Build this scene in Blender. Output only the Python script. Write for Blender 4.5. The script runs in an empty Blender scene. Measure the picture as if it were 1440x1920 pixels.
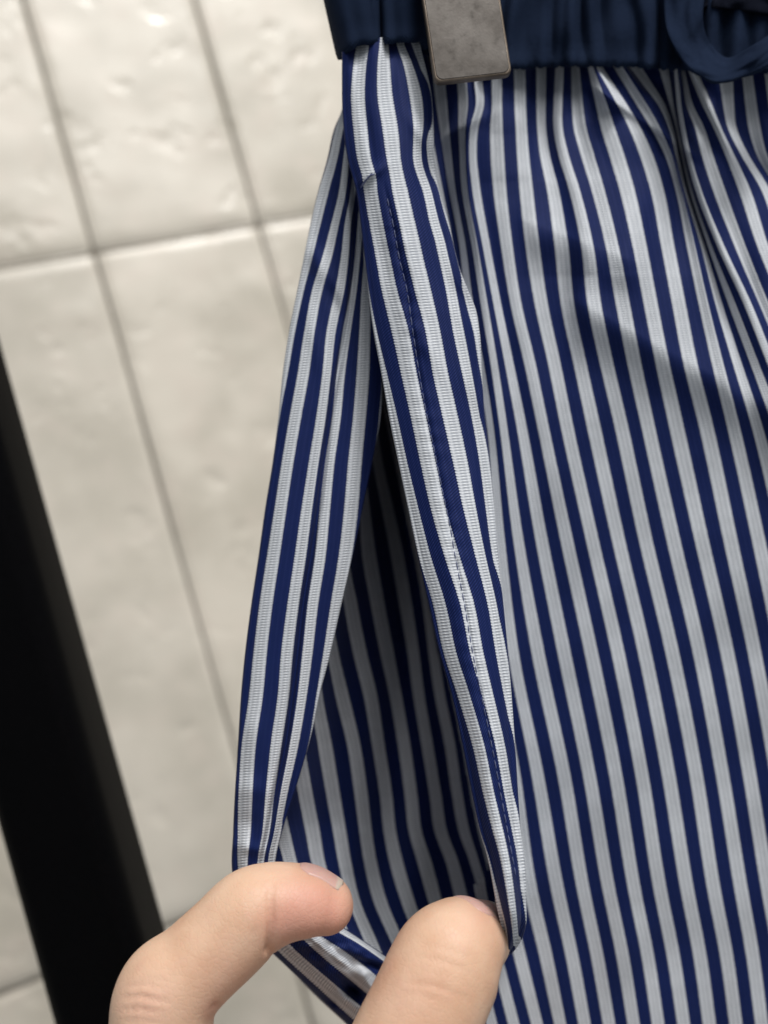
import bpy, bmesh, math, random
import numpy as np
from mathutils import Vector, Matrix, noise

random.seed(4)
sc = bpy.context.scene
C = sc.collection

# ------------------------------------------------------------------ frame of reference
# World: X along the tiled wall, Y into the wall, Z up.  The camera is held tilted,
# so positions measured from the camera are turned into the world with B.
FPX = 160.0 / 0.085
_R = np.array([[0.9066232, -0.2745887, 0.3203676],
               [0.2545225, 0.9614796, 0.1038039],
               [-0.3365303, -0.0125703, 0.9415887]])
B = np.array([_R[:, 0], -_R[:, 2], _R[:, 1]])
ORG = np.array([0.0, 0.0, 1.0])

def W(p):                       # camera millimetres -> world metres
    return (np.asarray(p, float) * 0.001) @ B.T + ORG

def px(x, y, d):                # direction measured in the photograph + distance in mm -> camera mm
    x, y, d = np.broadcast_arrays(np.asarray(x, float), np.asarray(y, float), np.asarray(d, float))
    return np.stack([(x - 720) / FPX * d, -(y - 960) / FPX * d, -d], -1)

# ------------------------------------------------------------------ camera
cam = bpy.data.cameras.new('camera')
co = bpy.data.objects.new('camera', cam); C.objects.link(co)
M = Matrix([list(B[0]) + [ORG[0]], list(B[1]) + [ORG[1]], list(B[2]) + [ORG[2]], [0, 0, 0, 1]])
co.matrix_world = M
cam.sensor_fit = 'VERTICAL'; cam.sensor_height = 24.0
cam.lens = 24.0 * FPX / 1920.0
cam.clip_start = 0.005; cam.clip_end = 50
cam.dof.use_dof = True; cam.dof.focus_distance = 0.157; cam.dof.aperture_fstop = 8.0
sc.camera = co

# ------------------------------------------------------------------ world and lamps
w = bpy.data.worlds.new('World'); sc.world = w; w.use_nodes = True
w.node_tree.nodes['Background'].inputs[0].default_value = (0.93, 0.97, 1.0, 1)
w.node_tree.nodes['Background'].inputs[1].default_value = 0.235

def area(name, pos_cam, aim_cam, size, power, col):
    l = bpy.data.lights.new(name, 'AREA'); l.shape = 'DISK'; l.size = size; l.energy = power; l.color = col
    o = bpy.data.objects.new(name, l); C.objects.link(o)
    p, a = Vector(W(pos_cam)), Vector(W(aim_cam))
    o.location = p; o.rotation_euler = (a - p).to_track_quat('-Z', 'Y').to_euler()
    return o
area('ceiling_lamp', (520, 2200, 700), (20, -10, -190), 0.52, 36.0, (1.0, 0.98, 0.955))
area('ceiling_panel', (600, 2300, 1600), (-60, -60, -300), 2.0, 56.0, (1.0, 0.98, 0.955))

vs = sc.view_settings
vs.view_transform = 'Standard'; vs.look = 'None'; vs.exposure = 0.0; vs.gamma = 1.0; vs.use_curve_mapping = False

# ------------------------------------------------------------------ small helpers
def tag(o, label=None, cat=None, kind=None, group=None):
    if label: o['label'] = label
    if cat: o['category'] = cat
    if kind: o['kind'] = kind
    if group: o['group'] = group
    return o

def empty(name, loc):
    o = bpy.data.objects.new(name, None); C.objects.link(o); o.location = loc; o.empty_display_size = 0.01
    return o

def link(name, me, mat, parent=None):
    o = bpy.data.objects.new(name, me); C.objects.link(o)
    if mat is not None and not me.materials: me.materials.append(mat)
    if parent is not None:
        o.parent = parent
        o.matrix_parent_inverse = Matrix.Translation(parent.location).inverted() if parent.type == 'EMPTY' else Matrix()
    return o

def mesh_obj(name, verts, faces, mat, parent=None, uv=None, smooth=True):
    me = bpy.data.meshes.new(name)
    me.from_pydata([tuple(v) for v in verts], [], faces)
    if uv is not None:
        lay = me.uv_layers.new(name='UVMap')
        idx = np.empty(len(me.loops), int); me.loops.foreach_get('vertex_index', idx)
        lay.data.foreach_set('uv', np.asarray(uv, np.float32)[idx].ravel())
    if smooth: me.polygons.foreach_set('use_smooth', [True] * len(me.polygons))
    me.update()
    return link(name, me, mat, parent)

def grid_faces(nr, nc, closed=False):
    f = []
    for r in range(nr - 1):
        for c in range(nc if closed else nc - 1):
            c2 = (c + 1) % nc
            f.append((r * nc + c, (r + 1) * nc + c, (r + 1) * nc + c2, r * nc + c2))
    return f

def pchip(xs, ys, q):
    """monotone cubic interpolation with linear ends"""
    xs = np.asarray(xs, float); ys = np.asarray(ys, float); q = np.asarray(q, float)
    if len(xs) == 2: return ys[0] + (q - xs[0]) * (ys[1] - ys[0]) / (xs[1] - xs[0])
    h = np.diff(xs); dl = np.diff(ys) / h
    m = np.empty(len(xs)); m[0] = dl[0]; m[-1] = dl[-1]
    for i in range(1, len(xs) - 1):
        if dl[i - 1] * dl[i] <= 0: m[i] = 0
        else:
            w1 = 2 * h[i] + h[i - 1]; w2 = h[i] + 2 * h[i - 1]
            m[i] = (w1 + w2) / (w1 / dl[i - 1] + w2 / dl[i])
    k = np.clip(np.searchsorted(xs, q) - 1, 0, len(xs) - 2)
    t = (q - xs[k]) / h[k]; tc = np.clip(t, 0, 1)
    r = ((2 * tc**3 - 3 * tc**2 + 1) * ys[k] + (tc**3 - 2 * tc**2 + tc) * h[k] * m[k]
         + (-2 * tc**3 + 3 * tc**2) * ys[k + 1] + (tc**3 - tc**2) * h[k] * m[k + 1])
    r = r + np.where(t < 0, t * h[k] * m[k], 0) + np.where(t > 1, (t - 1) * h[k] * m[k + 1], 0)
    return r

def smooth_spline(xs, ys, q):
    """Catmull-Rom style (not monotone), linear ends"""
    xs = np.asarray(xs, float); ys = np.asarray(ys, float); q = np.asarray(q, float)
    m = np.gradient(ys, xs) if len(xs) > 2 else np.full(2, (ys[1] - ys[0]) / (xs[1] - xs[0]))
    h = np.diff(xs)
    k = np.clip(np.searchsorted(xs, q) - 1, 0, len(xs) - 2)
    t = (q - xs[k]) / h[k]; tc = np.clip(t, 0, 1)
    r = ((2 * tc**3 - 3 * tc**2 + 1) * ys[k] + (tc**3 - 2 * tc**2 + tc) * h[k] * m[k]
         + (-2 * tc**3 + 3 * tc**2) * ys[k + 1] + (tc**3 - tc**2) * h[k] * m[k + 1])
    return r + np.where(t < 0, t * h[k] * m[k], 0) + np.where(t > 1, (t - 1) * h[k] * m[k + 1], 0)

def curve(pts):
    """pts: [(y, x), ...] -> function x(y)"""
    a = np.array(pts, float)
    return lambda y: smooth_spline(a[:, 0], a[:, 1], y)

def vnoise(x, y, s, seed=0.0):
    x, y = np.broadcast_arrays(np.asarray(x, float), np.asarray(y, float))
    o = np.empty(x.shape)
    for i in np.ndindex(x.shape):
        o[i] = noise.noise(Vector((x[i] * s, y[i] * s, seed)))
    return o

# ------------------------------------------------------------------ materials
class NT:
    def __init__(self, name):
        self.m = bpy.data.materials.new(name); self.m.use_nodes = True
        self.t = self.m.node_tree; self.b = self.t.nodes['Principled BSDF']
    def n(self, typ, **kw):
        nd = self.t.nodes.new(typ)
        for k, v in kw.items(): setattr(nd, k, v)
        return nd
    def l(self, a, b): self.t.links.new(a, b)
    def math(self, op, a, b=None, c=None, clamp=False):
        nd = self.n('ShaderNodeMath', operation=op, use_clamp=clamp)
        for i, v in enumerate((a, b, c)):
            if v is None: continue
            if isinstance(v, (int, float)): nd.inputs[i].default_value = v
            else: self.l(v, nd.inputs[i])
        return nd.outputs[0]
    def mix(self, fac, a, b):
        nd = self.n('ShaderNodeMix', data_type='RGBA')
        if isinstance(fac, (int, float)): nd.inputs[0].default_value = fac
        else: self.l(fac, nd.inputs[0])
        for i, v in ((6, a), (7, b)):
            if isinstance(v, tuple): nd.inputs[i].default_value = (*v, 1)
            else: self.l(v, nd.inputs[i])
        return nd.outputs[2]
    def noise(self, vec, scale, detail=2.0, rough=0.5):
        nd = self.n('ShaderNodeTexNoise'); nd.inputs['Scale'].default_value = scale
        nd.inputs['Detail'].default_value = detail; nd.inputs['Roughness'].default_value = rough
        if vec is not None: self.l(vec, nd.inputs['Vector'])
        return nd
    def ramp(self, fac, a, b):
        nd = self.n('ShaderNodeMapRange', interpolation_type='SMOOTHSTEP')
        nd.inputs[1].default_value = a; nd.inputs[2].default_value = b
        self.l(fac, nd.inputs[0]); return nd.outputs[0]
    def bump(self, h, strength, dist):
        nd = self.n('ShaderNodeBump'); nd.inputs['Strength'].default_value = strength
        nd.inputs['Distance'].default_value = dist; self.l(h, nd.inputs['Height'])
        self.l(nd.outputs[0], self.b.inputs['Normal']); return nd
    def set(self, **kw):
        for k, v in kw.items():
            self.b.inputs[k.replace('_', ' ')].default_value = v

def striped_cloth():
    t = NT('striped_cloth')
    uv = t.n('ShaderNodeUVMap'); sp = t.n('ShaderNodeSeparateXYZ'); t.l(uv.outputs[0], sp.inputs[0])
    u, v = sp.outputs[0], sp.outputs[1]                       # u: stripes, v: millimetres along the cloth
    P = 0.46
    ph = t.math('MULTIPLY', v, 2 * math.pi / P)
    saw = t.math('MULTIPLY', t.math('SINE', ph), 0.010)
    wob = t.noise(uv.outputs[0], 3.0, 1.0)
    us = t.math('ADD', u, t.math('ADD', saw, t.math('MULTIPLY', t.math('SUBTRACT', wob.outputs[0], 0.5), 0.03)))
    fr = t.math('FRACT', t.math('ADD', us, 0.5))              # 0.5 = middle of a white stripe
    c = t.math('SUBTRACT', fr, 0.5)
    a = t.math('ABSOLUTE', c)
    white = t.ramp(a, 0.262, 0.238)
    # three little columns of picks inside a white stripe, each shifted half a rib
    col = t.math('MULTIPLY', c, 3 / 0.5)
    cw = t.math('COSINE', t.math('MULTIPLY', col, 2 * math.pi))          # 1 in a column's middle
    par = t.math('MULTIPLY', t.math('ROUND', col), math.pi)                # neighbouring columns are staggered
    ribl = t.math('MULTIPLY_ADD', t.math('SINE', t.math('ADD', ph, t.math('MULTIPLY', c, 3.0))), 0.5, 0.5)
    dot = t.math('MULTIPLY', t.math('MULTIPLY_ADD', t.math('SINE', t.math('ADD', ph, par)), 0.5, 0.5), t.math('MULTIPLY_ADD', cw, 0.5, 0.5))
    rib = t.math('ADD', t.math('MULTIPLY', ribl, 0.6), t.math('MULTIPLY', dot, 0.5))
    pick = t.math('ADD', t.math('MULTIPLY', rib, 0.85), 0.06)
    n1 = t.noise(uv.outputs[0], 7.0, 2.0)
    pick = t.math('ADD', pick, t.math('MULTIPLY', t.math('SUBTRACT', n1.outputs[0], 0.5), 0.35))
    wc = t.mix(t.ramp(pick, 0.05, 0.85), (0.37, 0.395, 0.44), (0.735, 0.758, 0.79))
    twill = t.math('MULTIPLY_ADD', t.math('SINE', t.math('ADD', ph, t.math('MULTIPLY', u, 62.0))), 0.5, 0.5)
    fleck = t.ramp(t.math('MULTIPLY', twill, t.math('MULTIPLY_ADD', t.math('COSINE', t.math('MULTIPLY', u, 37.7)), 0.5, 0.5)), 0.55, 1.0)
    nc = t.mix(twill, (0.0052, 0.0112, 0.058), (0.0098, 0.0212, 0.104))
    nc = t.mix(t.math('MULTIPLY', fleck, 0.35), nc, (0.05, 0.065, 0.23))
    mp = t.n('ShaderNodeMapping'); mp.inputs['Scale'].default_value = (16.0, 0.35, 1.0); t.l(uv.outputs[0], mp.inputs[0])
    slub = t.noise(mp.outputs[0], 1.0, 3.0, 0.6); cl = t.noise(uv.outputs[0], 0.35, 3.0, 0.6)
    var = t.math('ADD', 0.78, t.math('ADD', t.math('MULTIPLY', slub.outputs[0], 0.26), t.math('MULTIPLY', cl.outputs[0], 0.18)))
    hs = t.n('ShaderNodeHueSaturation'); t.l(var, hs.inputs['Value']); t.l(t.mix(white, nc, wc), hs.inputs['Color'])
    t.l(hs.outputs[0], t.b.inputs['Base Color'])
    h = t.math('ADD', t.math('MULTIPLY', t.math('MULTIPLY', rib, white), 1.0),
               t.math('MULTIPLY', t.math('MULTIPLY', twill, 0.45), t.math('SUBTRACT', 1.0, white)))
    h = t.math('ADD', h, t.math('MULTIPLY', white, 0.35))
    t.bump(h, 0.55, 0.00016)
    t.set(Roughness=0.58, Sheen_Weight=0.04, Sheen_Roughness=0.4)
    t.b.inputs['Specular IOR Level'].default_value = 0.08
    return t.m

def navy_cloth(name, base, hi, nscale=1.0):
    t = NT(name)
    uv = t.n('ShaderNodeUVMap'); sp = t.n('ShaderNodeSeparateXYZ'); t.l(uv.outputs[0], sp.inputs[0])
    a = t.math('SINE', t.math('MULTIPLY', sp.outputs[0], 2 * math.pi / 0.42))
    b = t.math('SINE', t.math('MULTIPLY', sp.outputs[1], 2 * math.pi / 0.42))
    wv = t.math('MULTIPLY_ADD', t.math('MULTIPLY', a, b), 0.5, 0.5)
    n1 = t.noise(uv.outputs[0], 1.4, 3.0)
    f = t.math('ADD', t.math('MULTIPLY', wv, 0.5), t.math('MULTIPLY', n1.outputs[0], 0.5))
    t.l(t.mix(f, base, hi), t.b.inputs['Base Color'])
    t.bump(t.math('ADD', wv, t.math('MULTIPLY', n1.outputs[0], 0.9)), 0.8, 0.00016)
    t.set(Roughness=0.85, Sheen_Weight=0.0, Sheen_Roughness=0.35)
    if name == 'shade_cloth': t.set(Roughness=0.95)
    t.b.inputs['Sheen Tint'].default_value = (0.45, 0.6, 0.9, 1)
    t.b.inputs['Specular IOR Level'].default_value = 0.06
    return t.m

def thread_mat():
    t = NT('thread'); n1 = t.noise(None, 3000.0); t.l(t.mix(n1.outputs[0], (0.05, 0.065, 0.16), (0.15, 0.17, 0.28)), t.b.inputs['Base Color'])
    t.set(Roughness=0.6); return t.m

def tile_glaze():
    t = NT('tile_glaze')
    g = t.n('ShaderNodeNewGeometry'); oi = t.n('ShaderNodeObjectInfo')
    big = t.noise(g.outputs['Position'], 16.0, 3.0, 0.6); mid = t.noise(g.outputs['Position'], 55.0, 3.0, 0.6)
    c1 = t.mix(t.ramp(big.outputs[0], 0.35, 0.65), (0.53, 0.485, 0.40), (0.75, 0.69, 0.59))
    c2 = t.mix(t.math('MULTIPLY', t.ramp(mid.outputs[0], 0.45, 0.75), 0.45), c1, (0.72, 0.62, 0.53))
    c3 = t.mix(t.math('MULTIPLY', oi.outputs['Random'], 0.5), c2, (0.67, 0.63, 0.555))
    t.l(c3, t.b.inputs['Base Color'])
    pit = t.noise(g.outputs['Position'], 70.0, 2.0, 0.5); fine = t.noise(g.outputs['Position'], 30.0, 1.0)
    h = t.math('ADD', t.math('MULTIPLY', t.ramp(pit.outputs[0], 0.55, 0.78), -0.8), fine.outputs[0])
    t.bump(h, 0.36, 0.0016)
    t.l(t.math('MULTIPLY_ADD', mid.outputs[0], 0.25, 0.17), t.b.inputs['Roughness'])
    return t.m

def grout_mat():
    t = NT('grout'); g = t.n('ShaderNodeNewGeometry'); n1 = t.noise(g.outputs['Position'], 400.0, 4.0)
    t.l(t.mix(n1.outputs[0], (0.14, 0.125, 0.10), (0.28, 0.25, 0.21)), t.b.inputs['Base Color'])
    t.bump(n1.outputs[0], 0.5, 0.0006); t.set(Roughness=0.9); return t.m

def black_paint():
    t = NT('black_paint'); g = t.n('ShaderNodeNewGeometry'); n1 = t.noise(g.outputs['Position'], 900.0, 3.0)
    t.l(t.mix(n1.outputs[0], (0.0025, 0.0025, 0.003), (0.005, 0.005, 0.006)), t.b.inputs['Base Color'])
    t.bump(n1.outputs[0], 0.25, 0.0002); t.set(Roughness=0.55)
    t.b.inputs['Specular IOR Level'].default_value = 0.04
    return t.m

def clip_metal(edge=False):
    t = NT('clip_metal_edge' if edge else 'clip_metal'); g = t.n('ShaderNodeTexCoord')
    n1 = t.noise(g.outputs['Object'], 170.0, 6.0, 0.62); n2 = t.noise(g.outputs['Object'], 520.0, 4.0, 0.6); n3 = t.noise(g.outputs['Object'], 2600.0, 2.0)
    a, b, c = ((0.15, 0.122, 0.098), (0.26, 0.215, 0.175), (0.08, 0.064, 0.05)) if edge else ((0.064, 0.058, 0.053), (0.104, 0.096, 0.089), (0.040, 0.036, 0.033))
    m = t.mix(t.ramp(n1.outputs[0], 0.30, 0.72), a, b)
    m = t.mix(t.math('MULTIPLY', t.ramp(n2.outputs[0], 0.55, 0.75), 0.45), m, c)
    t.l(m, t.b.inputs['Base Color'])
    t.l(t.math('MULTIPLY_ADD', n2.outputs[0], 0.35, 0.28), t.b.inputs['Roughness'])
    t.bump(n3.outputs[0], 0.12, 0.0001)
    t.set(Metallic=1.0); return t.m

def skin_mat():
    t = NT('skin'); g = t.n('ShaderNodeTexCoord'); p = g.outputs['Object']
    n1 = t.noise(p, 70.0, 3.0, 0.6); n2 = t.noise(p, 420.0, 3.0, 0.6)
    vo = t.n('ShaderNodeTexVoronoi'); vo.feature = 'DISTANCE_TO_EDGE'; vo.inputs['Scale'].default_value = 1150.0; t.l(p, vo.inputs['Vector'])
    at = t.n('ShaderNodeAttribute'); at.attribute_name = 'flush'
    c = t.mix(t.ramp(n1.outputs[0], 0.3, 0.7), (0.65, 0.39, 0.255), (0.77, 0.53, 0.375))
    c = t.mix(t.math('MULTIPLY', t.ramp(n2.outputs[0], 0.5, 0.8), 0.25), c, (0.68, 0.385, 0.30))
    c = t.mix(t.math('MULTIPLY', at.outputs['Fac'], 0.62), c, (0.66, 0.29, 0.235))
    t.l(c, t.b.inputs['Base Color'])
    h = t.math('ADD', t.math('MULTIPLY', t.ramp(vo.outputs['Distance'], 0.0, 0.12), 0.3), t.math('MULTIPLY', n2.outputs[0], 1.2))
    t.bump(h, 0.36, 0.00020)
    t.set(Roughness=0.47, Subsurface_Weight=0.12, Subsurface_Scale=0.003)
    t.b.inputs['Subsurface Radius'].default_value = (1.0, 0.35, 0.2)
    t.b.inputs['Specular IOR Level'].default_value = 0.35
    return t.m

def nail_mat():
    t = NT('nail'); g = t.n('ShaderNodeUVMap'); sp = t.n('ShaderNodeSeparateXYZ'); t.l(g.outputs[0], sp.inputs[0])
    ti = t.ramp(sp.outputs[1], 0.80, 0.88)
    t.l(t.mix(ti, (0.62, 0.36, 0.31), (0.66, 0.50, 0.42)), t.b.inputs['Base Color'])
    t.set(Roughness=0.38, Subsurface_Weight=0.2, Subsurface_Scale=0.002); return t.m

MS = striped_cloth()
MNAVY = navy_cloth('waistband_cloth', (0.0060, 0.0115, 0.029), (0.0150, 0.0265, 0.058))
MDARK = navy_cloth('shade_cloth', (0.003, 0.004, 0.009), (0.007, 0.009, 0.018))  # near-black colour that paints in the shade inside the waistband opening
MTHREAD = thread_mat()
MTILE, MGROUT, MBLACK = tile_glaze(), grout_mat(), black_paint()
MCLIP, MCLIPE, MSKIN, MNAIL = clip_metal(), clip_metal(True), skin_mat(), nail_mat()

# ------------------------------------------------------------------ tiled wall
TW, TH = 75.0, 283.6
WO = px(175, 475, 434.7).astype(float)                                 # a crossing of four tiles
WO_w = W(WO) + np.array([0.00078, 0, 0.0003])
def build_wall():
    nx0, nx1, nz0, nz1 = -5, 14, -3, 2
    x0, x1 = WO_w[0] + nx0 * TW / 1000, WO_w[0] + nx1 * TW / 1000
    z0, z1 = WO_w[2] + nz0 * TH / 1000, WO_w[2] + nz1 * TH / 1000
    y = WO_w[1]
    v = [(x0, y + .0022, z0), (x1, y + .0022, z0), (x1, y + .0022, z1), (x0, y + .0022, z1),
         (x0, y + .05, z0), (x1, y + .05, z0), (x1, y + .05, z1), (x0, y + .05, z1)]
    f = [(0, 1, 2, 3), (5, 4, 7, 6), (4, 0, 3, 7), (1, 5, 6, 2), (3, 2, 6, 7), (4, 5, 1, 0)]
    wall = mesh_obj('wall', v, f, MGROUT, smooth=False)
    tag(wall, 'cream glazed tile wall behind the trousers', 'wall', 'structure')
    variants = []
    for k in range(6):
        nx, nz = 26, 84
        gx, gz = 1.7, 0.8                                    # joints
        w_, h_ = TW - gx, TH - gz
        sx = np.concatenate([np.linspace(0, .10, 8), np.linspace(.13, .87, nx - 16), np.linspace(.90, 1, 8)])
        sz = np.concatenate([np.linspace(0, .045, 10), np.linspace(.06, .94, nz - 20), np.linspace(.955, 1, 10)])
        X, Z = np.meshgrid((sx - .5) * w_, (sz - .5) * h_)
        ex = np.minimum(w_ / 2 - np.abs(X), 5.0) / 5.0
        eb = np.clip((Z + h_ / 2) / 9.0, 0, 1); et = np.clip((h_ / 2 - Z) / 5.0, 0, 1)
        pill = lambda e: 1 - np.sqrt(np.clip(1 - (1 - e) ** 2, 0, 1))
        D = 1.5 * pill(ex) + 2.6 * pill(eb) + 1.5 * pill(et)
        n = vnoise(X, Z, 0.030, k * 7.3) * 1.3 + vnoise(X, Z, 0.085, k * 3.1 + 20) * 0.55 + np.maximum(vnoise(X, Z, 0.16, k * 5.7 + 40) - 0.15, 0) * -1.2
        edge = np.minimum(np.minimum(ex, eb), et)
        D = D + n * (0.35 + 0.65 * edge) * 0.45
        jx = vnoise(Z * 0 + np.sign(X) * 50, Z, 0.02, k * 2.2) * 0.5 * (np.abs(X) / (w_ / 2)) ** 3
        V = np.stack([(X + jx), D, Z], -1).reshape(-1, 3)
        nr, nc = X.shape
        F = [tuple(reversed(q)) for q in grid_faces(nr, nc)]
        # skirt that runs back into the bed
        ring = [c for c in range(nc)] + [r * nc + nc - 1 for r in range(1, nr)] + [(nr - 1) * nc + c for c in range(nc - 2, -1, -1)] + [r * nc for r in range(nr - 2, 0, -1)]
        base = len(V); S = V[ring].copy(); S[:, 1] = 6.0
        V = np.vstack([V, S]); m = len(ring)
        F += [(ring[i], ring[(i + 1) % m], base + (i + 1) % m, base + i) for i in range(m)]
        me = bpy.data.meshes.new('tile'); me.from_pydata([tuple(a * 0.001) for a in V], [], F)
        me.polygons.foreach_set('use_smooth', [True] * len(me.polygons)); me.materials.append(MTILE); me.update()
        variants.append(me)
    rnd = random.Random(11)
    for i in range(nx0, nx1):
        for j in range(nz0, nz1):
            o = bpy.data.objects.new('tile', variants[rnd.randrange(6)]); C.objects.link(o); o.parent = wall
            o.location = (WO_w[0] + (i + .5) * TW / 1000, y + rnd.uniform(-.0003, .0003), WO_w[2] + (j + .5) * TH / 1000)
            o.rotation_euler = (math.radians(rnd.uniform(-.25, .25)), rnd.choice((0.0,)) , math.radians(rnd.uniform(-.3, .3)))
build_wall()

# ------------------------------------------------------------------ black post of the rack
def build_post():
    d = 245.0
    a = W(px(20, 1520 + 0.0, d)); b = W(px(227.5, 1520, d))
    # axis is vertical in the world; square tube with rounded corners
    cx = (a + b) / 2; half = np.linalg.norm((b - a)[:2]) / 2 * 0.985
    n, r = 6, half * 0.42
    prof = []
    for q, (sx, sy) in enumerate(((1, 1), (-1, 1), (-1, -1), (1, -1))):
        for k in range(n + 1):
            t = (q + k / n) * math.pi / 2
            prof.append((sx * (half - r) + r * math.cos(t), sy * (half - r) + r * math.sin(t)))
    root = empty('rack_post', (cx[0], cx[1], 0.35))
    tag(root, 'black metal post of the clothes rack in front of the tiled wall', 'post')
    z0, z1 = 0.35, 1.55
    yaw = math.atan2((b - a)[1], (b - a)[0])
    V, m = [], len(prof)
    for z in (z0, z1):
        for (x, y) in prof:
            V.append((cx[0] + x * math.cos(yaw) - y * math.sin(yaw), cx[1] + x * math.sin(yaw) + y * math.cos(yaw), z))
    F = [(i, (i + 1) % m, m + (i + 1) % m, m + i) for i in range(m)] + [tuple(range(m - 1, -1, -1))]
    o = mesh_obj('tube', V, F, MBLACK, root)
    cap = []
    for z, s in ((z1 - .004, 1.03), (z1 + .004, 1.03), (z1 + .007, 0.9)):
        for (x, y) in prof:
            x, y = x * s, y * s
            cap.append((cx[0] + x * math.cos(yaw) - y * math.sin(yaw), cx[1] + x * math.sin(yaw) + y * math.cos(yaw), z))
    mesh_obj('end_cap', cap, grid_faces(3, m, True) + [tuple(range(2 * m, 3 * m))], MBLACK, root)
build_post()

# ------------------------------------------------------------------ trousers
TR = empty('trousers', tuple(W(px(1000, 60, 185))))
tag(TR, 'navy and white striped trousers with navy waistband, hung by a clip', 'trousers')

def solidify(o, th, off=1.0):
    m = o.modifiers.new('cloth', 'SOLIDIFY'); m.thickness = th; m.offset = -off; m.use_even_offset = False
    return o

# --- leg front: the middle of every white stripe followed down the cloth
ROWS = {
 157: {1: 824, 2: 867, 3: 897, 4: 931, 5: 975, 6: 1015, 7: 1048, 8: 1080, 9: 1117, 10: 1142, 11: 1179, 12: 1213, 13: 1252, 14: 1270, 15: 1285, 16: 1307, 17: 1364, 18: 1403},
 195: {1: 828, 2: 869, 3: 900, 4: 931, 5: 976, 6: 1015, 7: 1046, 8: 1082, 9: 1128, 10: 1166, 11: 1202, 12: 1241, 13: 1259, 14: 1273, 15: 1292, 16: 1325, 17: 1366, 18: 1408},
 240: {1: 833, 2: 867, 3: 888, 4: 931, 5: 978, 6: 1016, 7: 1046, 8: 1087, 9: 1140, 10: 1191, 11: 1229, 12: 1259, 13: 1269, 14: 1279, 15: 1312, 16: 1346, 17: 1372, 18: 1415},
 290: {1: 839, 2: 868, 3: 885, 4: 933, 5: 981, 6: 1022, 7: 1056, 8: 1101, 9: 1156, 10: 1212, 11: 1254, 12: 1270, 13: 1279, 14: 1289, 15: 1326, 16: 1369, 17: 1396, 18: 1428},
 350: {1: 847, 2: 871, 3: 891, 4: 937, 5: 986, 6: 1036, 7: 1075, 8: 1119, 9: 1174, 10: 1231, 11: 1272, 12: 1284, 13: 1293, 14: 1306, 15: 1346, 16: 1394, 17: 1433, 18: 1460},
 460: {1: 867, 2: 890, 3: 911, 4: 950, 5: 998, 6: 1053, 7: 1101, 8: 1147, 9: 1199, 10: 1252, 11: 1296, 12: 1318, 13: 1330, 14: 1350, 15: 1387, 16: 1430, 17: 1472, 18: 1505},
 570: {1: 880, 2: 908, 3: 932, 4: 967, 5: 1015, 6: 1064, 7: 1114, 8: 1168, 9: 1220, 10: 1273, 11: 1320, 12: 1348, 13: 1372, 14: 1402, 15: 1432, 16: 1475, 17: 1515, 18: 1552},
 680: {1: 900, 2: 926, 3: 954, 4: 993, 5: 1039, 6: 1087, 7: 1137, 8: 1189, 9: 1242, 10: 1294, 11: 1346, 12: 1382, 13: 1414, 14: 1446, 15: 1480, 16: 1520, 17: 1560, 18: 1600},
 790: {1: 918, 2: 942, 3: 976, 4: 1016, 5: 1061, 6: 1111, 7: 1163, 8: 1213, 9: 1266, 10: 1322, 11: 1373, 12: 1417, 13: 1455, 14: 1495, 15: 1535, 16: 1575},
 1010: {1: 938, 2: 971, 3: 1015, 4: 1062, 5: 1110, 6: 1159, 7: 1210, 8: 1262, 9: 1315, 10: 1369, 11: 1422, 12: 1470, 13: 1515, 14: 1560},
 1230: {0: 928, 1: 963, 2: 1010, 3: 1059, 4: 1110, 5: 1160, 6: 1210, 7: 1262, 8: 1313, 9: 1365, 10: 1416, 11: 1467, 12: 1517},
 1450: {0: 965, 1: 1007, 2: 1057, 3: 1104, 4: 1154, 5: 1203, 6: 1253, 7: 1305, 8: 1354, 9: 1405, 10: 1456, 11: 1506},
 1670: {-1: 945, 0: 995, 1: 1046, 2: 1094, 3: 1142, 4: 1190, 5: 1238, 6: 1289, 7: 1339, 8: 1390, 9: 1440, 10: 1490},
 1790: {-3: 890, -2: 930, -1: 974, 0: 1023, 1: 1072, 2: 1119, 3: 1167, 4: 1214, 5: 1262, 6: 1312, 7: 1362, 8: 1411, 9: 1461},
 1920: {-3: 922, -2: 963, -1: 1007, 0: 1050, 1: 1096, 2: 1142, 3: 1188, 4: 1234, 5: 1282, 6: 1330, 7: 1380, 8: 1428, 9: 1477},
}
SMIN, SMAX = -7, 28
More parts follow.
